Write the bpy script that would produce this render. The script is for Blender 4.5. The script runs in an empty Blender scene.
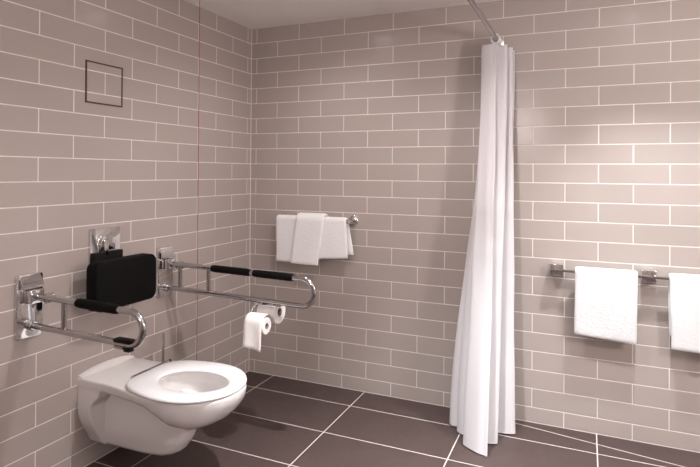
import bpy, bmesh, math, random
from mathutils import Vector, Matrix, noise
random.seed(7)
PI = math.pi
scene = bpy.context.scene
COL = scene.collection

# ------------------------------------------------------------------ setting numbers (metres)
H = 2.338            # ceiling height
RX, RY = 3.40, -3.80  # right wall, front wall
PITCH, ROW = 0.3284, 0.1025
ZL1 = 2.2375         # first grout line below the ceiling
SB, SL = 0.0437, 0.0431

# ------------------------------------------------------------------ node helpers
class NT:
    def __init__(s, m):
        s.m = m; s.nt = m.node_tree; s.nt.nodes.clear()
        s.out = s.nt.nodes.new('ShaderNodeOutputMaterial')
        s.b = s.nt.nodes.new('ShaderNodeBsdfPrincipled')
        s.nt.links.new(s.b.outputs[0], s.out.inputs[0])
    def n(s, t): return s.nt.nodes.new(t)
    def l(s, a, b): s.nt.links.new(a, b)
    def put(s, v, sock):
        if hasattr(v, 'is_output'): s.l(v, sock)
        else: sock.default_value = v
    def math(s, op, a, b=0.0, c=0.0):
        n = s.n('ShaderNodeMath'); n.operation = op
        for k, v in enumerate((a, b, c)): s.put(v, n.inputs[k])
        return n.outputs[0]
    def mix(s, f, a, b):
        n = s.n('ShaderNodeMix'); n.data_type = 'RGBA'
        s.put(f, n.inputs[0]); s.put(a, n.inputs[6]); s.put(b, n.inputs[7])
        return n.outputs[2]
    def pos(s):
        g = s.n('ShaderNodeNewGeometry'); x = s.n('ShaderNodeSeparateXYZ')
        s.l(g.outputs['Position'], x.inputs[0]); return g, x
    def noise(s, scale, detail=2.0, vec=None):
        n = s.n('ShaderNodeTexNoise'); n.inputs['Scale'].default_value = scale
        n.inputs['Detail'].default_value = detail
        if vec is None:
            t = s.n('ShaderNodeTexCoord'); vec = t.outputs['Object']
        s.l(vec, n.inputs['Vector']); return n.outputs[0]
    def bump(s, h, strength, dist):
        n = s.n('ShaderNodeBump'); n.inputs['Strength'].default_value = strength
        n.inputs['Distance'].default_value = dist
        s.l(h, n.inputs['Height']); s.l(n.outputs[0], s.b.inputs['Normal'])
    def set(s, **k):
        for a, v in k.items(): s.put(v, s.b.inputs[a.replace('_', ' ')])

def material(name):
    m = bpy.data.materials.new(name); m.use_nodes = True
    return m, NT(m)

def plain(name, col, rough=0.5, metal=0.0, nscale=0, nstr=0.1, ndist=0.001, coat=0.0, spec=0.5):
    m, t = material(name)
    t.set(Specular_IOR_Level=spec)
    t.set(Base_Color=(*col, 1), Roughness=rough, Metallic=metal, Coat_Weight=coat)
    if coat: t.set(Coat_Roughness=0.05)
    if nscale: t.bump(t.noise(nscale, 3.0), nstr, ndist)
    return m

TILE = (0.445, 0.383, 0.353)
GROUT = (0.80, 0.73, 0.71)

def wall_tiles(name, axis, shift, sign, corner=True):
    """glazed tiles in running bond; axis 0/1 = world X/Y along the wall"""
    m, t = material(name)
    g, x = t.pos()
    u = t.math('MULTIPLY', x.outputs[axis], sign)
    u = t.math('DIVIDE', t.math('SUBTRACT', u, shift), PITCH)
    v = t.math('DIVIDE', t.math('SUBTRACT', ZL1, x.outputs[2]), ROW)   # 0 at first line, row 1 is above it
    v = t.math('ADD', v, 41.0)
    row = t.math('FLOOR', v)
    odd = t.math('MODULO', row, 2.0)            # row above line 1 -> floor=40 -> 0 (whole joints)
    uu = t.math('ADD', t.math('ADD', u, 40.0), t.math('MULTIPLY', odd, 0.5))
    colu = t.math('FLOOR', uu)
    fu = t.math('FRACT', uu); fv = t.math('FRACT', v)
    du = t.math('MULTIPLY', t.math('MINIMUM', fu, t.math('SUBTRACT', 1.0, fu)), PITCH)
    dv = t.math('MULTIPLY', t.math('MINIMUM', fv, t.math('SUBTRACT', 1.0, fv)), ROW)
    d = t.math('MINIMUM', du, dv)
    if corner:
        d = t.math('MINIMUM', d, t.math('MULTIPLY', t.math('ABSOLUTE', x.outputs[axis]), 0.6))
        d = t.math('MINIMUM', d, t.math('MULTIPLY', t.math('ABSOLUTE', x.outputs[2]), 0.45))
    r = t.n('ShaderNodeMapRange'); r.interpolation_type = 'SMOOTHSTEP'
    t.l(d, r.inputs[0]); r.inputs[1].default_value = 0.0016; r.inputs[2].default_value = 0.0030
    face = r.outputs[0]                          # 0 grout .. 1 tile
    cx = t.n('ShaderNodeCombineXYZ'); t.l(colu, cx.inputs[0]); t.l(row, cx.inputs[1]); cx.inputs[2].default_value = 3.0 + axis
    wn = t.n('ShaderNodeTexWhiteNoise'); wn.noise_dimensions = '3D'; t.l(cx.outputs[0], wn.inputs['Vector'])
    hue = t.mix(wn.outputs[0], (TILE[0]*.975, TILE[1]*.99, TILE[2]*.985, 1), (TILE[0]*1.025, TILE[1]*1.01, TILE[2]*1.015, 1))
    t.l(t.mix(face, (*GROUT, 1), hue), t.b.inputs['Base Color'])
    t.l(t.math('SUBTRACT', 0.75, t.math('MULTIPLY', face, 0.53)), t.b.inputs['Roughness'])
    r2 = t.n('ShaderNodeMapRange'); r2.interpolation_type = 'SMOOTHSTEP'
    t.l(d, r2.inputs[0]); r2.inputs[1].default_value = 0.001; r2.inputs[2].default_value = 0.0055
    nz = t.noise(5.0, 1.0, g.outputs['Position'])
    hgt = t.math('ADD', r2.outputs[0], t.math('MULTIPLY', nz, 0.5))
    t.bump(hgt, 0.5, 0.0015)
    return m

def floor_tiles():
    m, t = material('dark_floor_tiles')
    g, x = t.pos()
    def dist(sock, off, pitch):
        a = t.math('FRACT', t.math('ADD', t.math('DIVIDE', t.math('SUBTRACT', sock, off), pitch), 30.0))
        return t.math('MULTIPLY', t.math('MINIMUM', a, t.math('SUBTRACT', 1.0, a)), pitch)
    du = dist(x.outputs[0], 0.195, 0.6600)
    dv = dist(x.outputs[1], -0.211, 0.3400)
    d = t.math('MINIMUM', du, dv)
    # the fall of the shower floor: a slanting cut close to the wall, right of the curtain
    ln = t.math('ADD', t.math('ADD', x.outputs[1], 0.040), t.math('MULTIPLY', t.math('SUBTRACT', x.outputs[0], 1.748), 0.1667))
    ln = t.math('ADD', t.math('ABSOLUTE', ln), t.math('MULTIPLY', t.math('LESS_THAN', x.outputs[0], 1.6), 1.0))
    d = t.math('MINIMUM', d, ln)
    r = t.n('ShaderNodeMapRange'); r.interpolation_type = 'SMOOTHSTEP'
    t.l(d, r.inputs[0]); r.inputs[1].default_value = 0.0018; r.inputs[2].default_value = 0.0034
    face = r.outputs[0]
    n1 = t.noise(7.0, 4.0, g.outputs['Position'])
    base = t.mix(n1, (0.056, 0.036, 0.033, 1), (0.074, 0.049, 0.044, 1))
    t.l(t.mix(face, (0.62, 0.55, 0.52, 1), base), t.b.inputs['Base Color'])
    t.l(t.math('ADD', 0.46, t.math('MULTIPLY', t.noise(30.0, 3.0, g.outputs['Position']), 0.12)), t.b.inputs['Roughness'])
    t.bump(face, 0.4, 0.001)
    t.set(Specular_IOR_Level=0.38)
    return m

M = {}
M['wall_back'] = wall_tiles('beige_tiles_back', 0, SB, 1.0)
M['wall_left'] = wall_tiles('beige_tiles_left', 1, SL, -1.0)
M['floor'] = floor_tiles()
M['ceiling'] = plain('ceiling_paint', (0.90, 0.86, 0.835), 0.8, nscale=60, nstr=0.05)
M['ceramic'] = plain('white_ceramic', (0.84, 0.80, 0.79), 0.12, coat=0.4)
M['seat'] = plain('white_seat_plastic', (0.84, 0.81, 0.81), 0.16, coat=0.3)
M['chrome'] = plain('chrome', (0.72, 0.71, 0.715), 0.07, 1.0)
M['satin'] = plain('brushed_chrome', (0.52, 0.505, 0.515), 0.13, 1.0)
M['black'] = plain('black_foam', (0.004, 0.0035, 0.0035), 0.7, nscale=700, nstr=0.2, spec=0.12)
M['rubber'] = plain('black_rubber', (0.005, 0.0045, 0.0045), 0.5, spec=0.2)
M['cord'] = plain('red_cord', (0.36, 0.09, 0.09), 0.7)
M['frame'] = plain('dark_frame', (0.05, 0.025, 0.025), 0.5)
M['paper'] = plain('toilet_paper', (0.84, 0.79, 0.77), 0.95, nscale=260, nstr=0.15)
M['core'] = plain('card_core', (0.42, 0.34, 0.29), 0.9)
M['white_plastic'] = plain('white_plastic', (0.82, 0.78, 0.76), 0.35)
M['water'] = plain('bowl_water', (0.70, 0.66, 0.64), 0.04)
M['bristle'] = plain('brush_bristle', (0.75, 0.72, 0.70), 0.8, nscale=400, nstr=0.6)

for key, nm, c in (('terry', 'bath_terry_cloth', (0.74, 0.73, 0.74, 1)), ('terry_small', 'hand_terry_cloth', (0.89, 0.865, 0.87, 1))):  # one white terry in two tones, split to even out the lamp light
    m, t = material(nm)
    t.set(Base_Color=c, Roughness=0.95, Sheen_Weight=0.2)
    hh = t.math('ADD', t.math('MULTIPLY', t.noise(420.0, 2.0), 0.6), t.math('MULTIPLY', t.noise(95.0, 3.0), 1.4))
    t.bump(hh, 0.5, 0.003)
    M[key] = m
m, t = material('curtain_cloth')
t.set(Base_Color=(0.80, 0.765, 0.785, 1), Roughness=0.6, Sheen_Weight=0.15)
t.bump(t.noise(35.0, 3.0), 0.25, 0.002)
tr = t.n('ShaderNodeBsdfTranslucent'); tr.inputs[0].default_value = (0.86, 0.81, 0.81, 1)
mx = t.n('ShaderNodeMixShader'); mx.inputs[0].default_value = 0.22
t.l(t.b.outputs[0], mx.inputs[1]); t.l(tr.outputs[0], mx.inputs[2]); t.l(mx.outputs[0], t.out.inputs[0])
M['curtain'] = m
m, t = material('lamp_lens')
t.set(Base_Color=(0.9, 0.9, 0.9, 1), Emission_Color=(1.0, 0.95, 0.93, 1), Emission_Strength=40.0)
M['lens'] = m
for key, nm, e in (('globe', 'fill_glow', 92.0), ('globe_dim', 'fill_glow_dim', 46.0)):  # glow of the added fill globes
    m, t = material(nm)
    t.set(Base_Color=(0.9, 0.9, 0.9, 1), Emission_Color=(1.0, 0.965, 0.955, 1), Emission_Strength=e)
    M[key] = m

# ------------------------------------------------------------------ object helpers
def link(name, bm, mat, parent=None, smooth=True, angle=40):
    bmesh.ops.recalc_face_normals(bm, faces=bm.faces)
    me = bpy.data.meshes.new(name); bm.to_mesh(me); bm.free()
    if smooth:
        for p in me.polygons: p.use_smooth = True
        try: me.set_sharp_from_angle(angle=math.radians(angle))
        except Exception: pass
    if mat is not None: me.materials.append(mat)
    o = bpy.data.objects.new(name, me); COL.objects.link(o)
    if parent is not None:
        o.parent = parent
        o.matrix_parent_inverse = Matrix.Translation(-parent.location) @ Matrix.Identity(4)
    return o

def tag(o, label, cat, group=None):
    o['label'] = label; o['category'] = cat
    if group: o['group'] = group
    return o

def thing(name, label, cat, loc, group=None):
    o = bpy.data.objects.new(name, None); COL.objects.link(o)
    o.location = loc; o.empty_display_size = 0.05
    return tag(o, label, cat, group)

def box(bm, lo, hi, bev=0.0, seg=2):
    lo, hi = Vector(lo), Vector(hi)
    r = bmesh.ops.create_cube(bm, size=1.0)
    vs = r['verts']
    for v in vs:
        v.co = Vector(((lo[k] + hi[k]) / 2 + v.co[k] * (hi[k] - lo[k])) for k in range(3))
    if bev:
        es = list({e for v in vs for e in v.link_edges})
        bmesh.ops.bevel(bm, geom=es, offset=bev, segments=seg, profile=0.5, affect='EDGES')

def plate(bm, x0, x1, y0, y1, z0, z1, r, bev=0.002):
    """rounded-corner plate lying against the X=0 wall"""
    pts = []
    for cy, cz, a0 in ((y1 - r, z1 - r, 0), (y0 + r, z1 - r, 90), (y0 + r, z0 + r, 180), (y1 - r, z0 + r, 270)):
        for k in range(7):
            a = math.radians(a0 + 15 * k); pts.append((cy + r * math.cos(a), cz + r * math.sin(a)))
    cyy, czz = (y0 + y1) / 2, (z0 + z1) / 2
    def ring(x, ins):
        out = []
        for (y, z) in pts:
            d = Vector((y - cyy, z - czz)); hy, hz = (y1 - y0) / 2, (z1 - z0) / 2
            out.append(bm.verts.new((x, cyy + d.x * (hy - ins) / hy, czz + d.y * (hz - ins) / hz)))
        return out
    rs = [ring(x0, 0), ring(x1 - bev, 0), ring(x1 - bev * .3, bev * .3), ring(x1, bev)]
    n = len(pts)
    for a, b in zip(rs, rs[1:]):
        for i in range(n): bm.faces.new((a[i], a[(i + 1) % n], b[(i + 1) % n], b[i]))
    bm.faces.new(rs[0][::-1]); bm.faces.new(rs[-1])

def tube(bm, pts, r, seg=16, closed=False, caps=True):
    pts = [Vector(p) for p in pts]; n = len(pts)
    rad = r if isinstance(r, (list, tuple)) else [r] * n
    rings = []; prev = None
    for i in range(n):
        a = pts[(i - 1) % n] if (closed or i > 0) else pts[i]
        b = pts[(i + 1) % n] if (closed or i < n - 1) else pts[i]
        tg = (b - a).normalized()
        if prev is None:
            up = Vector((0, 0, 1)) if abs(tg.z) < 0.9 else Vector((0, 1, 0))
            nx = tg.cross(up).normalized()
        else:
            nx = (prev - tg * prev.dot(tg)).normalized()
        prev = nx; ny = tg.cross(nx)
        rings.append([bm.verts.new(pts[i] + (nx * math.cos(2 * PI * k / seg) + ny * math.sin(2 * PI * k / seg)) * rad[i]) for k in range(seg)])
    for i in range(n if closed else n - 1):
        A, B = rings[i], rings[(i + 1) % n]
        for k in range(seg): bm.faces.new((A[k], A[(k + 1) % seg], B[(k + 1) % seg], B[k]))
    if caps and not closed:
        bm.faces.new(rings[0][::-1]); bm.faces.new(rings[-1])

def lathe(bm, prof, org, axis, seg=32):
    """prof = (distance along axis, radius); revolve about the axis through org"""
    ax = Vector(axis).normalized(); up = Vector((0, 0, 1)) if abs(ax.z) < .9 else Vector((1, 0, 0))
    u = ax.cross(up).normalized(); v = ax.cross(u); org = Vector(org)
    rings = []
    for d, r in prof:
        if r < 1e-6: rings.append([bm.verts.new(org + ax * d)])
        else: rings.append([bm.verts.new(org + ax * d + (u * math.cos(2 * PI * k / seg) + v * math.sin(2 * PI * k / seg)) * r) for k in range(seg)])
    for A, B in zip(rings, rings[1:]):
        for k in range(seg):
            a, b = A[k % len(A)], A[(k + 1) % len(A)]; c, d = B[(k + 1) % len(B)], B[k % len(B)]
            f = [a]
            for q in (b, c, d):
                if q not in f: f.append(q)
            if len(f) > 2: bm.faces.new(f)

def catmull(pts, n, closed=False):
    out = []; N = len(pts)
    for i in range(N if closed else N - 1):
        g = (lambda k: pts[k % N]) if closed else (lambda k: pts[min(max(k, 0), N - 1)])
        p0, p1, p2, p3 = (Vector(g(i + k)) for k in (-1, 0, 1, 2))
        for j in range(n):
            s = j / n
            out.append(0.5 * ((2 * p1) + (p2 - p0) * s + (2 * p0 - 5 * p1 + 4 * p2 - p3) * s * s + (3 * p1 - p0 - 3 * p2 + p3) * s ** 3))
    if not closed: out.append(Vector(pts[-1]))
    return out

# ------------------------------------------------------------------ the room
def quad(name, cs, mat):
    bm = bmesh.new(); bm.faces.new([bm.verts.new(c) for c in cs])
    cen = Vector((RX / 2, RY / 2, H / 2))
    f = list(bm.faces)[0]; bm.normal_update()
    d = (f.calc_center_median() - cen)
    n = d.normalized()
    ex = bmesh.ops.extrude_face_region(bm, geom=[f])
    for v in [e for e in ex['geom'] if isinstance(e, bmesh.types.BMVert)]: v.co += n * 0.1
    o = link(name, bm, mat, smooth=False); o['kind'] = 'structure'; return o
quad('floor', [(0, 0, 0), (RX, 0, 0), (RX, RY, 0), (0, RY, 0)], M['floor'])
quad('ceiling', [(0, 0, H), (RX, 0, H), (RX, RY, H), (0, RY, H)], M['ceiling'])
quad('wall_left', [(0, 0, 0), (0, RY, 0), (0, RY, H), (0, 0, H)], M['wall_left'])
quad('wall_back', [(0, 0, 0), (RX, 0, 0), (RX, 0, H), (0, 0, H)], M['wall_back'])
M['wall_right'] = wall_tiles('beige_tiles_right', 1, SL, -1.0, False)
M['wall_front'] = wall_tiles('beige_tiles_front', 0, SB, 1.0, False)
quad('wall_right', [(RX, 0, 0), (RX, RY, 0), (RX, RY, H), (RX, 0, H)], M['wall_right'])
quad('wall_front', [(0, RY, 0), (RX, RY, 0), (RX, RY, H), (0, RY, H)], M['wall_front'])

# ------------------------------------------------------------------ access hatch in the left wall
hy0, hy1, hz0, hz1 = -1.300, -1.091, 1.676, 1.871
t0 = thing('access_hatch', 'small square tile-faced access hatch with thin dark frame high on left wall', 'hatch', (0, (hy0 + hy1) / 2, hz0))
bm = bmesh.new(); w = 0.0065
box(bm, (0, hy0, hz0), (.004, hy0 + w, hz1)); box(bm, (0, hy1 - w, hz0), (.004, hy1, hz1))
box(bm, (0, hy0 + w, hz0), (.004, hy1 - w, hz0 + w)); box(bm, (0, hy0 + w, hz1 - w), (.004, hy1 - w, hz1))
link('hatch_frame', bm, M['frame'], t0, False)
bm = bmesh.new(); box(bm, (0, hy0 + w, hz0 + w), (.002, hy1 - w, hz1 - w))
link('hatch_panel', bm, M['wall_left'], t0, False)

# ------------------------------------------------------------------ fold-down support rails
def support_rail(label, yc, xe, zt, zb, sleeves, spacers, roll=False, stop=None):
    root = thing('support_rail', label, 'grab rail', (0, yc, zb - 0.07), 'support rails beside the toilet')
    bm = bmesh.new(); plate(bm, -.001, .012, yc - .060, yc + .054, zb - .052, zt + .088, .012, .003)
    link('wall_plate', bm, M['chrome'], root)
    bm = bmesh.new()
    # sloping shroud at the top of the plate
    A = [(.012, zt + .082), (.012, zt + .028), (.036, zt + .030), (.030, zt + .044)]
    fs = []
    for y in (yc - .045, yc + .045): fs.append([bm.verts.new((a, y, b)) for a, b in A])
    for k in range(4): bm.faces.new((fs[0][k], fs[0][(k + 1) % 4], fs[1][(k + 1) % 4], fs[1][k]))
    bm.faces.new(fs[0][::-1]); bm.faces.new(fs[1])
    bmesh.ops.bevel(bm, geom=list(bm.edges), offset=.003, segments=2, affect='EDGES')
    link('shroud', bm, M['chrome'], root, angle=50)
    bm = bmesh.new()
    box(bm, (.012, yc - .030, zt - .030), (.055, yc + .030, zt + .026), .005)
    link('hinge_block', bm, M['chrome'], root)
    bm = bmesh.new(); lathe(bm, [(0, 0), (0, .019), (.004, .021), (.030, .021), (.033, .018), (.033, 0)], (.084, yc + .0145, zt - .012), (0, 1, 0))
    link('pivot_cap', bm, M['chrome'], root)
    bm = bmesh.new(); lathe(bm, [(0, 0), (0, .020), (.022, .020), (.025, .017), (.025, 0)], (.012, yc, zb), (1, 0, 0))
    link('lower_collar', bm, M['chrome'], root)
    r = (zt - zb) / 2; zc = (zt + zb) / 2; xa = xe - r
    dz = -0.014 * xe / 0.92
    P = [(.050, yc, zt)] + [(.05 + (xa - .05) * k / 6, yc, zt + dz * k / 6) for k in range(1, 7)]
    P += [(xa + r * math.sin(a), yc, zc + dz + r * math.cos(a)) for a in [PI * k / 20 for k in range(1, 20)]]
    P += [(xa - (xa - .03) * k / 6, yc, zb + dz * (1 - k / 6)) for k in range(0, 7)]
    bm = bmesh.new(); tube(bm, P, .0128, 20)
    link('bent_tube', bm, M['satin'], root)
    for x in spacers:
        d = dz * x / xa
        bm = bmesh.new(); tube(bm, [(x, yc, zb + d), (x, yc, zt + d)], .0105, 16)
        link('spacer_bar', bm, M['satin'], root)
    for a, b in sleeves:
        bm = bmesh.new(); za, zb2 = zt + dz * a / xa, zt + dz * b / xa
        n = 14; pts = [(a + (b - a) * k / n, yc, za + (zb2 - za) * k / n) for k in range(n + 1)]
        rr = [.0165] + [.0185 + .0004 * (k % 2) for k in range(n - 1)] + [.0165]
        tube(bm, pts, rr, 20)
        link('grip_sleeve', bm, M['black'], root)
    if stop:
        a, b = stop; d = dz * (a + b) / 2 / xa
        bm = bmesh.new(); box(bm, (a, yc - .016, zb + d + .004), (b, yc + .015, zb + d + .020), .004)
        so = link('rest_pad', bm, M['rubber'], root)
        bm = bmesh.new(); box(bm, (b - .035, yc - .012, zb + d - .026), (b - .004, yc + .012, zb + d - .010), .003)
        link('buffer', bm, M['rubber'], root)
        bm = bmesh.new(); box(bm, (a, yc - .014, zb + d - .018), (b - .036, yc + .014, zb + d - .008), .002)
        link('pad_clip', bm, M['satin'], root)
    return root, dz, xa

YC_R, YC_L = -0.800, -1.557
railR, dzR, xaR = support_rail('long fold-down chrome support rail with two black sleeves, toilet roll holder under it', YC_R, .925, .864, .733, [(.325, .562), (.582, .808)], [.113, .302])
railL, dzL, xaL = support_rail('short fold-down chrome support rail with a single black sleeve, nearest the camera', YC_L, .622, .850, .726, [(.285, .500)], [.209], stop=(.490, .572))

# roll holder on the right rail: saddle plate and two wire arms
zrail = .733 + dzR * .7 / xaR
bm = bmesh.new(); box(bm, (.640, -.818, zrail - .020), (.740, -.782, zrail - .010), .003)
hold = link('roll_holder', bm, M['chrome'], railR)
ROLLS = [(-.858, .618), (-.742, .657)]
for (yy, zz) in ROLLS:
    s = -1 if yy < YC_R else 1
    bm = bmesh.new()
    tube(bm, catmull([(.610, YC_R + s * .005, zrail - .014), (.592, YC_R + s * .012, zrail - .030), (.587, (yy + YC_R) / 2, (zz + zrail) / 2 - .004), (.588, yy + s * .0, zz + .006), (.597, yy, zz), (.620, yy, zz), (.66, yy, zz), (.708, yy, zz)], 8), .004, 10)
    link('wire_arm', bm, M['chrome'], hold)
bm = bmesh.new(); tube(bm, [(.605, -.800, zrail - .014), (.645, -.800, zrail - .014)], .006, 10)
link('bracket', bm, M['chrome'], hold)

def toilet_roll(x0, x1, y, z, r, rc, label):
    root = thing('toilet_roll', label, 'toilet roll', (x0, y, z - r), 'toilet rolls under the long support rail')
    bm = bmesh.new(); L = x1 - x0
    lathe(bm, [(0, rc), (0, r - .003), (.003, r), (L - .003, r), (L, r - .003), (L, rc), (0, rc)], (x0, y, z), (1, 0, 0), 40)
    link('paper', bm, M['paper'], root)
    bm = bmesh.new(); lathe(bm, [(.001, rc - .0015), (.001, rc), (L - .001, rc), (L - .001, rc - .0015), (.001, rc - .0015)], (x0, y, z), (1, 0, 0), 32)
    link('cardboard_core', bm, M['core'], root)
    return root
rollA = toilet_roll(.598, .700, ROLLS[0][0], ROLLS[0][1], .040, .015, 'front toilet roll with a long loose sheet hanging down')
rollB = toilet_roll(.598, .700, ROLLS[1][0], ROLLS[1][1], .057, .021, 'rear toilet roll with round white end showing behind the hanging sheet')
# hanging sheet: lies on the front roll, falls over its near side
ya, za = ROLLS[0]
path = [(v.x, v.y) for v in catmull([(-.812, .652, 0), (-.826, .664, 0), (-.850, .672, 0), (-.880, .667, 0), (-.897, .648, 0), (-.903, .620, 0)], 4)]
path += [(-.9035 - .0006 * k, .620 - .0120 * k) for k in range(1, 9)]
bm = bmesh.new(); rows = []
for i, (y, z) in enumerate(path):
    w_ = max(0, (i - 18)) / 10
    rows.append([bm.verts.new((.598 + .102 * j / 8, y - .004 * w_ * math.sin(j * .9 + .4), z - .016 * w_ * (j / 8))) for j in range(9)])
for a, b in zip(rows, rows[1:]):
    for j in range(8): bm.faces.new((a[j], a[j + 1], b[j + 1], b[j]))
sheet = link('hanging_sheet', bm, M['paper'], rollA)
md = sheet.modifiers.new('s', 'SOLIDIFY'); md.thickness = .0012; md.offset = 1

# ------------------------------------------------------------------ back rest
br = thing('back_rest', 'black padded back rest on a chrome plate above the toilet', 'backrest', (0, -1.188, .72))
bm = bmesh.new(); plate(bm, -.001, .010, -1.275, -1.101, .790, 1.092, .006, .003); link('wall_plate', bm, M['chrome'], br)
bm = bmesh.new(); box(bm, (.010, -1.222, .985), (.020, -1.140, 1.058), .003); link('latch_plate', bm, M['chrome'], br)
bm = bmesh.new(); box(bm, (.020, -1.213, .960), (.036, -1.192, 1.040), .005); link('latch', bm, M['chrome'], br)
bm = bmesh.new(); box(bm, (.010, -1.268, .800), (.036, -1.108, .981), .004)
box(bm, (.030, -1.250, .80), (.097, -1.126, .900), .004); link('bracket', bm, M['rubber'], br)
bm = bmesh.new()
plate(bm, .095, .160, -1.362, -1.016, .738, .957, .034, .007); link('cushion', bm, M['black'], br, angle=70)

# ------------------------------------------------------------------ wall-hung toilet
TY = -1.173
toilet = thing('toilet', 'white wall-hung toilet pan with open seat ring', 'toilet', (0, TY, .085))
ZT = .428
def lerp_table(x, tb):
    if x <= tb[0][0]: return tb[0][1]
    for (a, b), (c, d) in zip(tb, tb[1:]):
        if x <= c:
            s = (x - a) / (c - a); s = s * s * (3 - 2 * s) if False else s
            return b + (d - b) * s
    return tb[-1][1]
XN = .770
def Tw(x):
    if x < .12: return .150
    if x < .50:
        s = (x - .12) / .38; s = s * s * (3 - 2 * s); return .150 + .052 * s
    return .202 * math.sqrt(max(0, 1 - ((x - .50) / (XN - .50)) ** 2.15))
def smax(a, b, k=.012):
    h = max(k - abs(a - b), 0) / k
    return max(a, b) + h * h * k * .25
def sstep(a, b, x):
    s = min(max((x - a) / (b - a), 0), 1); return s * s * (3 - 2 * s)
BOT = [(0, .092), (.10, .092), (.30, .096), (.40, .102), (.44, .112), (.475, .130), (.505, .175), (.525, .222), (.545, .245), (.61, .262), (.66, .288), (.705, .316), (.74, .350), (.760, .378), (XN, .405)]
DEP = [(0, .060), (.12, .062), (.25, .068), (.34, .072), (.42, .094), (.48, .128), (.53, .158), (.60, .160), (.66, .140), (.705, .112), (.74, .080), (.76, .050), (XN, .022)]
XF = [(.078, .41), (.10, .45), (.13, .482), (.18, .515), (.24, .535), (.43, .54)]
def half(x, z):
    d = ZT - z; D = lerp_table(x, DEP); n = 2.4 + 2.2 * sstep(.40, .15, x) if x < .4 else 2.4
    n = 4.6 if x < .15 else (4.6 - 2.2 * sstep(.15, .45, x))
    bowl = Tw(x) * max(0, 1 - (d / D) ** n) ** (1 / n) if d < D else 0
    xf = lerp_table(z, XF)
    tr = .084 * max(0, 1 - (x / xf) ** 9) ** (1 / 2.6) if x < xf else 0
    tr *= 1 - .16 * sstep(.20, .078, z) - .0
    F = .150 - .075 * sstep(.30, .07, z) ** 1.2
    fl = F * (1 - sstep(.080, .108, x - .05 * sstep(.30, .37, z)))
    v = smax(smax(bowl, tr), fl) if min(bowl, 1) > 0 or fl > 0 else tr
    if d < .012: v -= .010 * (1 - math.sqrt(max(0, 1 - ((.012 - d) / .012) ** 2)))
    return max(v, 0.0)
xs = [-.0015, .02, .04, .06] + [.078 + .0038 * k for k in range(15)] + [.14 + .012 * k for k in range(22)] + [.405 + .0055 * k for k in range(27)] + [.556 + .0125 * k for k in range(15)] + [.735 + .005 * k for k in range(6)] + [.7655, .768, XN - .0001]
xs = sorted(set(round(x, 5) for x in xs if x < XN))
NL = 84
bm = bmesh.new(); cols = []
for x in xs:
    zb = lerp_table(x, BOT); col = []
    for k in range(NL):
        s = k / (NL - 1)
        z = ZT - (ZT - zb) * s
        h = half(x, z)
        dbt = z - zb; rb = .030
        if dbt < rb: h *= math.sqrt(max(0, 1 - ((rb - dbt) / rb) ** 2)) * .55 + .45 if k < NL - 1 else .45
        col.append((x, z, h))
    cols.append(col)
vl = [[bm.verts.new((x, TY - h, z)) for x, z, h in c] for c in cols]
vr = [[bm.verts.new((x, TY + h, z)) for x, z, h in c] for c in cols]
for V, W in ((vl, 0), (vr, 1)):
    for a, b in zip(V, V[1:]):
        for k in range(NL - 1): bm.faces.new((a[k], a[k + 1], b[k + 1], b[k]))
for i in range(len(xs) - 1):
    bm.faces.new((vl[i][-1], vr[i][-1], vr[i + 1][-1], vl[i + 1][-1]))
# nose and wall-side closures
for k in range(NL - 1):
    bm.faces.new((vl[-1][k], vl[-1][k + 1], vr[-1][k + 1], vr[-1][k]))
    bm.faces.new((vl[0][k], vl[0][k + 1], vr[0][k + 1], vr[0][k]))
# top: deck ring down into the bowl
HC = (.530, .0)
loop = [v[0] for v in vl] + [v[0] for v in vr[::-1]]
def hole(a, s, rx=.185, ry=.130): return (HC[0] + rx * s * math.cos(a), TY + ry * s * math.sin(a))
hr = []
angs = [math.atan2(v.co.y - TY, v.co.x - HC[0]) for v in loop]
for s, z, sh in ((1.0, ZT, 0), (.985, ZT - .010, 0), (1.06, ZT - .03, 0), (1.06, ZT - .06, 0), (.98, ZT - .10, -.01), (.80, ZT - .14, -.03), (.5, ZT - .165, -.05), (.25, ZT - .172, -.06)):
    hr.append([bm.verts.new((*(lambda p: (p[0] + sh, p[1]))(hole(a, s)), z)) for a in angs])
n = len(loop); seqs = [loop] + hr
for A, B in zip(seqs, seqs[1:]):
    for i in range(n):
        try: bm.faces.new((A[i], A[(i + 1) % n], B[(i + 1) % n], B[i]))
        except ValueError: pass
bm.faces.new(hr[-1])
bmesh.ops.remove_doubles(bm, verts=bm.verts, dist=.0002)
pan = link('pan', bm, M['ceramic'], toilet, angle=48)
# raised lip against the wall
bm = bmesh.new(); rows = []
for j in range(25):
    y = -.150 + .300 * j / 24; e = 1 - (y / .156) ** 2
    hgt = .002 + .022 * max(e, 0) ** .8
    rows.append([bm.verts.new((a, TY + y, ZT - .004 + (hgt + .004) * b)) for a, b in ((0, 0), (0, 1), (.010, 1), (.020, .75), (.028, .25), (.034, 0))])
for a, b in zip(rows, rows[1:]):
    for k in range(5): bm.faces.new((a[k], b[k], b[k + 1], a[k + 1]))
    bm.faces.new((a[5], b[5], b[0], a[0]))
bm.faces.new(rows[0]); bm.faces.new(rows[-1][::-1])
link('wall_lip', bm, M['ceramic'], toilet, angle=50)
bm = bmesh.new(); lathe(bm, [(0, 0), (0, .085)], (.475, TY, ZT - .150), (0, 0, 1), 40)
for v in bm.verts: v.co.x = .475 + (v.co.x - .475) * 1.25
link('bowl_water', bm, M['water'], toilet)
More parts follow.
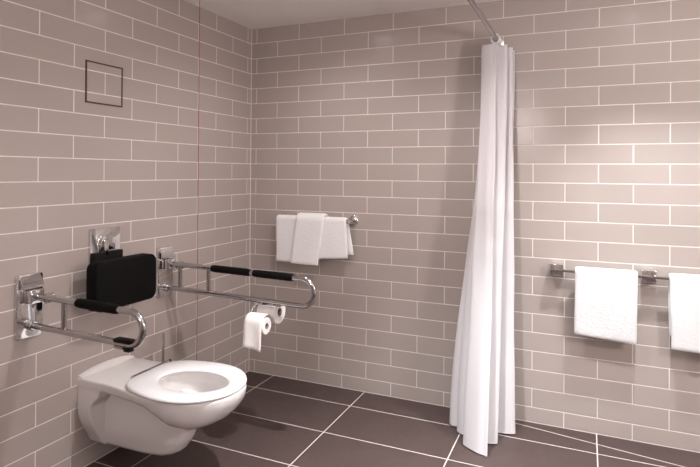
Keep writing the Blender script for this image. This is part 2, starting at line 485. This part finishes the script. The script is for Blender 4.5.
# seat ring
outline = [(.262, 0), (.262, .050), (.264, .092), (.274, .126), (.302, .158), (.355, .187), (.43, .206), (.51, .215), (.59, .207), (.66, .179), (.716, .130), (.753, .068), (.765, 0)]
full = outline + [(x, -y) for x, y in outline[-2:0:-1]]
oc = catmull([(x, y, 0) for x, y in full], 7, True)
bm = bmesh.new(); seqs = []
n = len(oc); cx0 = .50
def inner(v, grow=0.0):
    a = math.atan2(v.y, v.x - .515)
    return Vector((.528 + (.166 + grow) * math.cos(a), (.116 + grow) * math.sin(a), 0))
ZS = ZT + .002
prof = []
for kind, ins, z in (('o', .006, ZS), ('o', 0, ZS + .005), ('o', .0, ZS + .010), ('o', .004, ZS + .016), ('o', .012, ZS + .019), ('i', .014, ZS + .0165), ('i', .006, ZS + .013), ('i', .0, ZS + .007), ('i', .004, ZS)):
    ring = []
    for p in oc:
        if kind == 'o':
            c = Vector((.515, 0, 0)); q = p + (c - p).normalized() * ins
        else: q = inner(p, ins)
        ring.append(bm.verts.new((q.x, TY + q.y, z)))
    seqs.append(ring)
for A, B in zip(seqs, seqs[1:] + seqs[:1]):
    for i in range(n): bm.faces.new((A[i], A[(i + 1) % n], B[(i + 1) % n], B[i]))
link('seat', bm, M['seat'], toilet, angle=60)
bm = bmesh.new(); tube(bm, [(.254, TY - .080, ZT + .010), (.254, TY + .142, ZT + .010)], .0100, 14)
hb = link('hinge_bar', bm, M['satin'], toilet)
bm = bmesh.new(); lathe(bm, [(0, 0), (0, .008), (.012, .008), (.014, .005), (.014, 0)], (.254, TY + .142, ZT + .012), (0, 1, 0), 16)
link('end_cap', bm, M['rubber'], hb)

# ------------------------------------------------------------------ toilet brush behind the pan
tb = thing('toilet_brush', 'upright chrome toilet brush handle between toilet and tiled corner', 'toilet brush', (.10, -.905, 0))
bm = bmesh.new(); lathe(bm, [(0, 0), (0, .042), (.004, .044), (.25, .044), (.25, .040), (.01, .040), (.01, 0)], (.10, -.905, 0), (0, 0, 1), 28); link('holder', bm, M['chrome'], tb)
bm = bmesh.new(); lathe(bm, [(.20, 0), (.20, .006), (.505, .006), (.520, .005), (.524, 0)], (.10, -.905, 0), (0, 0, 1), 14); link('handle', bm, M['satin'], tb)
bm = bmesh.new(); lathe(bm, [(.03, 0), (.035, .028), (.09, .034), (.12, .028), (.13, .006), (.20, .006), (.20, 0)], (.10, -.905, 0), (0, 0, 1), 20); link('brush_head', bm, M['bristle'], tb)

# ------------------------------------------------------------------ emergency pull cord
bm = bmesh.new()
tube(bm, [(.15, -.707, .14), (.15, -.707, 1.2), (.15, -.707, H - .03)], .0018, 8)
cd = thing('pull_cord', 'thin red emergency pull cord hanging from the ceiling near the left wall', 'cord', (.15, -.707, H))
link('cord', bm, M['cord'], cd)
bm = bmesh.new(); lathe(bm, [(0, 0), (0, .04), (-.02, .038), (-.03, .02), (-.034, 0)], (.15, -.707, H), (0, 0, 1), 28); link('ceiling_cap', bm, M['white_plastic'], cd)

# ------------------------------------------------------------------ towel rails
def cyl(bm, a, b, r, seg=20): tube(bm, [a, b], r, seg)
BARY, BARZ = -.075, 1.060
r1 = thing('towel_rail', 'round chrome towel rail with disc rosette carrying the three small towels', 'towel rail', (.50, 0, BARZ - .03), 'towel rails on the back wall')
bm = bmesh.new(); cyl(bm, (.262, BARY, BARZ), (.800, BARY, BARZ), .0085); link('bar', bm, M['chrome'], r1)
for x in (.285, .772):
    bm = bmesh.new()
    lathe(bm, [(0, 0), (0, .033), (.006, .033), (.010, .029), (.012, .016), (.058, .015), (.062, .018), (.090, .018), (.094, .014), (.094, 0)], (x, 0, BARZ), (0, -1, 0), 32)
    link('rosette', bm, M['chrome'], r1)
SY, SZ = -.072, .856
r2 = thing('towel_rail', 'square-section chrome towel rail on block mounts carrying the two large towels', 'towel rail', (2.4, 0, SZ - .03), 'towel rails on the back wall')
bm = bmesh.new(); box(bm, (1.948, SY - .007, SZ - .007), (2.900, SY + .007, SZ + .007), .0015); link('bar', bm, M['chrome'], r2)
for x in (1.977, 2.409, 2.862):
    bm = bmesh.new(); box(bm, (x - .032, -.066, SZ - .030), (x + .032, 0, SZ + .030), .002); link('block_mount', bm, M['chrome'], r2)

# ------------------------------------------------------------------ towels: thick cloth folded over a bar
def towel(name, label, cat, group, x0, x1, yb, zb, rin, th, front, back, seed, shear=0.0, flare=0.0, taper=0.0, slope=0.0, wav=.004, backflare=0.0):
    """closed solid: cross-section runs up the back, over the bar and down the front"""
    rm = rin + th / 2
    mid = [(yb + rm, zb - back + back * k / 10) for k in range(11)]
    mid += [(yb + rm * math.cos(a), zb + rm * math.sin(a)) for a in [PI * k / 10 for k in range(1, 10)]]
    nf = 22
    mid += [(yb - rm, zb - front * k / nf) for k in range(0, nf + 1)]
    nx = 22; bm = bmesh.new(); outer, innr = [], []
    rnd = Vector((seed * 3.1, seed * 1.7, seed))
    for i, (y, z) in enumerate(mid):
        a = mid[max(i - 1, 0)]; b = mid[min(i + 1, len(mid) - 1)]
        d = Vector((b[0] - a[0], b[1] - a[1])).normalized(); nr = Vector((-d.y, d.x))   # points outwards? fixed by recalc
        nr = Vector((d.y, -d.x))
        ro, ri = [], []
        for j in range(nx + 1):
            s = j / nx; drop = max(0, (zb - z)) / front
            isf = y < yb
            x = x0 + (x1 - x0) * s + shear * drop * (1 if isf else .4) + (s - .5) * (flare * drop) + (0 if isf else backflare * drop * s)
            x += .003 * noise.noise(Vector((0, z * 9, seed + 5 * (s > .5)))) * (1 if s in (0, 1) else .3)
            q = noise.noise(Vector((x * 9, z * 4, 0)) + rnd) * wav * (drop * 1.4 + .15)
            q2 = noise.noise(Vector((x * 30, z * 24, 3)) + rnd) * .0016
            e = min(1.0, math.sqrt(max(0, min(s, 1 - s) / .05)) * .55 + .45)          # rounded side folds
            if i == 0 or i == len(mid) - 1: e *= .55
            zz = z + (noise.noise(Vector((x * 7, 1, 9)) + rnd) * .006 * drop) - slope * (s - .5) * drop
            out = q if isf else -abs(q) * .2
            oy = -out if isf else 0
            c = Vector((y + oy, zz)); c1 = c - nr * (th / 2 * e + q2); c2 = c + nr * (th / 2 * e * .9)
            ro.append(bm.verts.new((x, c1.x, c1.y))); ri.append(bm.verts.new((x, c2.x, c2.y)))
        outer.append(ro); innr.append(ri)
    def grid(G):
        for a, b in zip(G, G[1:]):
            for j in range(nx): bm.faces.new((a[j], a[j + 1], b[j + 1], b[j]))
    grid(outer); grid(innr)
    for j in range(nx):
        bm.faces.new((outer[0][j], outer[0][j + 1], innr[0][j + 1], innr[0][j]))
        bm.faces.new((outer[-1][j], outer[-1][j + 1], innr[-1][j + 1], innr[-1][j]))
    for i in range(len(mid) - 1):
        for j in (0, nx): bm.faces.new((outer[i][j], outer[i + 1][j], innr[i + 1][j], innr[i][j]))
    o = link(name, bm, M['terry_small' if name == 'hand_towel' else 'terry'], None, angle=80)
    md = o.modifiers.new('sub', 'SUBSURF'); md.levels = 1; md.render_levels = 2
    return tag(o, label, cat, group)

g1 = 'small white towels on the round rail'; g2 = 'large white towels on the square rail'
towel('hand_towel', 'small white towel at the left end of the round towel rail', 'towel', g1, .268, .432, BARY, BARZ, .010, .017, .275, .20, 1)
towel('hand_towel', 'small white towel laid over its two neighbours, middle of the round rail', 'towel', g1, .424, .622, BARY, BARZ, .030, .017, .278, .22, 2, shear=-.037, flare=.000)
towel('hand_towel', 'small white towel at the right end of the round rail beside the rosette', 'towel', g1, .572, .764, BARY, BARZ, .010, .017, .232, .215, 3, shear=.006, flare=.020, slope=-.015, backflare=.030)
towel('bath_towel', 'large white towel hanging between the two chrome blocks of the square rail', 'towel', g2, 2.068, 2.358, SY, SZ, .010, .019, .328, .27, 4, slope=.018, shear=-.004)
towel('bath_towel', 'large white towel cut off by the right edge of the picture', 'towel', g2, 2.492, 2.790, SY, SZ, .010, .019, .345, .29, 5, slope=.012, shear=.012)

# ------------------------------------------------------------------ shower curtain and its rod
RODX, RODZ = 1.662, 2.100
rod = thing('curtain_rod', 'thin chrome shower rod running from the ceiling corner of the picture to the back wall', 'curtain rod', (RODX, 0, RODZ))
bm = bmesh.new()
P = [(RODX, -.002, RODZ), (RODX, -.6, RODZ), (RODX, -1.15, RODZ)] + [(RODX + .15 * (1 - math.cos(a)), -1.15 - .15 * math.sin(a), RODZ) for a in [PI / 2 * k / 8 for k in range(1, 9)]] + [(2.4, -1.30, RODZ), (RX, -1.30, RODZ)]
tube(bm, P, .0125, 18); link('rod', bm, M['satin'], rod)
bm = bmesh.new(); lathe(bm, [(0, 0), (0, .030), (.005, .030), (.012, .018), (.025, .016), (.025, 0)], (RODX, 0, RODZ), (0, -1, 0), 24); link('wall_flange', bm, M['chrome'], rod)
bm = bmesh.new(); lathe(bm, [(0, 0), (0, .030), (.005, .030), (.012, .018), (.025, .016), (.025, 0)], (RX, -1.30, RODZ), (-1, 0, 0), 24); link('wall_flange', bm, M['chrome'], rod)

cur = thing('shower_curtain', 'long white shower curtain bunched against the back wall, hem touching the floor', 'shower curtain', (RODX, -.15, 0))
top = [(1.672, -.142), (1.630, -.140), (1.590, -.128), (1.640, -.122), (1.706, -.120), (1.722, -.106), (1.69, -.098), (1.596, -.094), (1.588, -.084), (1.66, -.078), (1.732, -.074), (1.742, -.062), (1.68, -.056), (1.606, -.058), (1.602, -.045), (1.66, -.040), (1.738, -.034), (1.742, -.026), (1.62, -.022)]
bot = [(1.688, -.462), (1.632, -.448), (1.556, -.392), (1.600, -.352), (1.690, -.335), (1.712, -.312), (1.660, -.280), (1.535, -.300), (1.500, -.255), (1.600, -.215), (1.745, -.200), (1.782, -.172), (1.70, -.150), (1.490, -.225), (1.440, -.195), (1.455, -.130), (1.60, -.090), (1.70, -.060), (1.56, -.040)]
ZTOP = RODZ - .036
tp = catmull([(x, y, 0) for x, y in top], 8); bp = catmull([(x, y, 0) for x, y in bot], 8)
NR = 60; bm = bmesh.new(); rows = []
for i in range(NR + 1):
    v = i / NR
    w = .5 * v + .5 * v ** 2.0
    wl = sstep(.08, .97, v)
    row = []
    for j, (a, b) in enumerate(zip(tp, bp)):
        q = a.lerp(b, w); q.x = a.x + (b.x - a.x) * (wl if b.x < a.x else w)
        f = math.sin(PI * v) ** .5
        q.x += .006 * f * noise.noise(Vector((j * .11, v * 5, 2.0))); q.y += .008 * f * noise.noise(Vector((j * .13, v * 4, 7.0)))
        for zc, amp in ((.575, .004), (.46, .003)):       # packing creases across the cloth
            q.y -= amp * math.exp(-((1 - v - zc) * 90) ** 2)
        dropz = .008 + .0 * v
        z = ZTOP - (ZTOP - dropz) * v - (.022 * (j / len(tp)) * (1 - v)) * 1.0
        if j < 3: q.y -= .003
        q.y = min(q.y, -.020)
        row.append(bm.verts.new((q.x, q.y, z)))
    rows.append(row)
for a, b in zip(rows, rows[1:]):
    for j in range(len(tp) - 1): bm.faces.new((a[j], a[j + 1], b[j + 1], b[j]))
cl = link('cloth', bm, M['curtain'], cur, angle=180)
md = cl.modifiers.new('s', 'SOLIDIFY'); md.thickness = .0016; md.offset = 0; md.use_rim = False
for k, y in enumerate((-.136, -.112, -.090, -.068, -.050)):
    bm = bmesh.new()
    tube(bm, [(RODX + .021 * math.cos(a), y, RODZ - .008 + .024 * math.sin(a)) for a in [2 * PI * q / 28 for q in range(28)]], .0038, 10, closed=True)
    hk = link('curtain_hook', bm, M['white_plastic'], cur)
    bm = bmesh.new(); tube(bm, [(RODX, y, RODZ - .032), (RODX + .002, y, RODZ - .044)], .0035, 10); link('hook_shank', bm, M['white_plastic'], hk)

# ------------------------------------------------------------------ recessed ceiling lamps and their light, then added fill globes
def downlight(x, y, power, label, spot=150, size=.030, blend=.7, col=(1.0, .960, .945), core=None):
    root = thing('ceiling_downlight', label, 'ceiling light', (x, y, H), 'recessed ceiling downlights')
    bm = bmesh.new(); lathe(bm, [(0, .034), (0, .050), (-.004, .050), (-.006, .046), (-.006, .036), (-.002, .034), (0, .034)], (x, y, H), (0, 0, 1), 32); link('trim_ring', bm, M['chrome'], root)
    bm = bmesh.new(); lathe(bm, [(-.001, 0), (-.001, .033), (0, .034)], (x, y, H), (0, 0, 1), 28); link('lens', bm, M['lens'], root)
    ld = bpy.data.lights.new('downlight_beam', 'SPOT'); ld.energy = power; ld.color = col
    ld.spot_size = math.radians(spot); ld.spot_blend = blend; ld.shadow_soft_size = size
    lo = bpy.data.objects.new('downlight_beam', ld); COL.objects.link(lo); lo.location = (x, y, H - .035)
    if core:                                     # the bright middle of a reflector lamp's beam
        lc = bpy.data.lights.new('downlight_core', 'SPOT'); lc.energy = core[0]; lc.color = COOL
        lc.spot_size = math.radians(core[1]); lc.spot_blend = 1.0; lc.shadow_soft_size = size
        l2 = bpy.data.objects.new('downlight_core', lc); COL.objects.link(l2); l2.location = (x, y, H - .035)
COOL = (.945, .980, 1.0)
downlight(2.36, -.57, 148, 'recessed ceiling downlight close to the back wall above the large towels', spot=90, blend=1.0, col=COOL)
downlight(1.50, -1.20, 46, 'recessed ceiling downlight in the middle of the room, out from the toilet', core=(260, 80))
downlight(2.40, -1.22, 150, 'recessed ceiling downlight in front of the shower corner', spot=90, blend=1.0, col=COOL)
downlight(.75, -.60, 11, 'added fill downlight over the tiled corner with the small towels')  # added fill, no known lamp here; brightens the back-left corner
def fill_globe(label, p, axis, mat):  # unseen globes added as fill light, with made-up wall fixtures
    p = Vector(p); ax = Vector(axis)
    gl = thing('fill_globe', label, 'fill light', tuple(p), 'added globe fill lights')
    bm = bmesh.new(); lathe(bm, [(0, 0), (0, .06), (.012, .06), (.016, .05), (.06, .02), (.075, .02), (.075, 0)], p, axis, 32); link('back_plate', bm, M['chrome'], gl)
    bm = bmesh.new(); bmesh.ops.create_uvsphere(bm, u_segments=40, v_segments=24, radius=.12)
    for v in bm.verts: v.co += p + ax * .185
    link('globe', bm, mat, gl)
fill_globe('bright added fill globe on the right wall', (RX, -1.55, 1.58), (-1, 0, 0), M['globe'])
fill_globe('dimmer added fill globe on the front wall behind the camera', (1.3, RY, 1.90), (0, 1, 0), M['globe_dim'])

w = bpy.data.worlds.new('World'); scene.world = w; w.use_nodes = True
w.node_tree.nodes['Background'].inputs[0].default_value = (1.0, .92, .89, 1)
w.node_tree.nodes['Background'].inputs[1].default_value = 0.0

# ------------------------------------------------------------------ camera
cam = bpy.data.cameras.new('camera'); co = bpy.data.objects.new('camera', cam); COL.objects.link(co)
f_px, yaw, pit, rol = 528.07, .3972, .0046, .0072
fw = Vector((-math.sin(yaw) * math.cos(pit), math.cos(yaw) * math.cos(pit), math.sin(pit)))
rt = Vector((math.cos(yaw), math.sin(yaw), 0)); up = rt.cross(fw)
c, s = math.cos(rol), math.sin(rol)
r2_, u2_ = rt * c + up * s, up * c - rt * s
mw = Matrix((( r2_.x, u2_.x, -fw.x, 2.117), (r2_.y, u2_.y, -fw.y, -3.033), (r2_.z, u2_.z, -fw.z, 1.363), (0, 0, 0, 1)))
co.matrix_world = mw
cam.sensor_fit = 'HORIZONTAL'; cam.sensor_width = 36.0; cam.lens = 36.0 * f_px / 700
cam.shift_x = -14.39 / 700; cam.shift_y = -63.35 / 700
cam.clip_start = .02
scene.camera = co
vs = scene.view_settings
vs.view_transform = 'Standard'; vs.look = 'None'; vs.gamma = 1.0; vs.exposure = 0.05; vs.use_curve_mapping = False
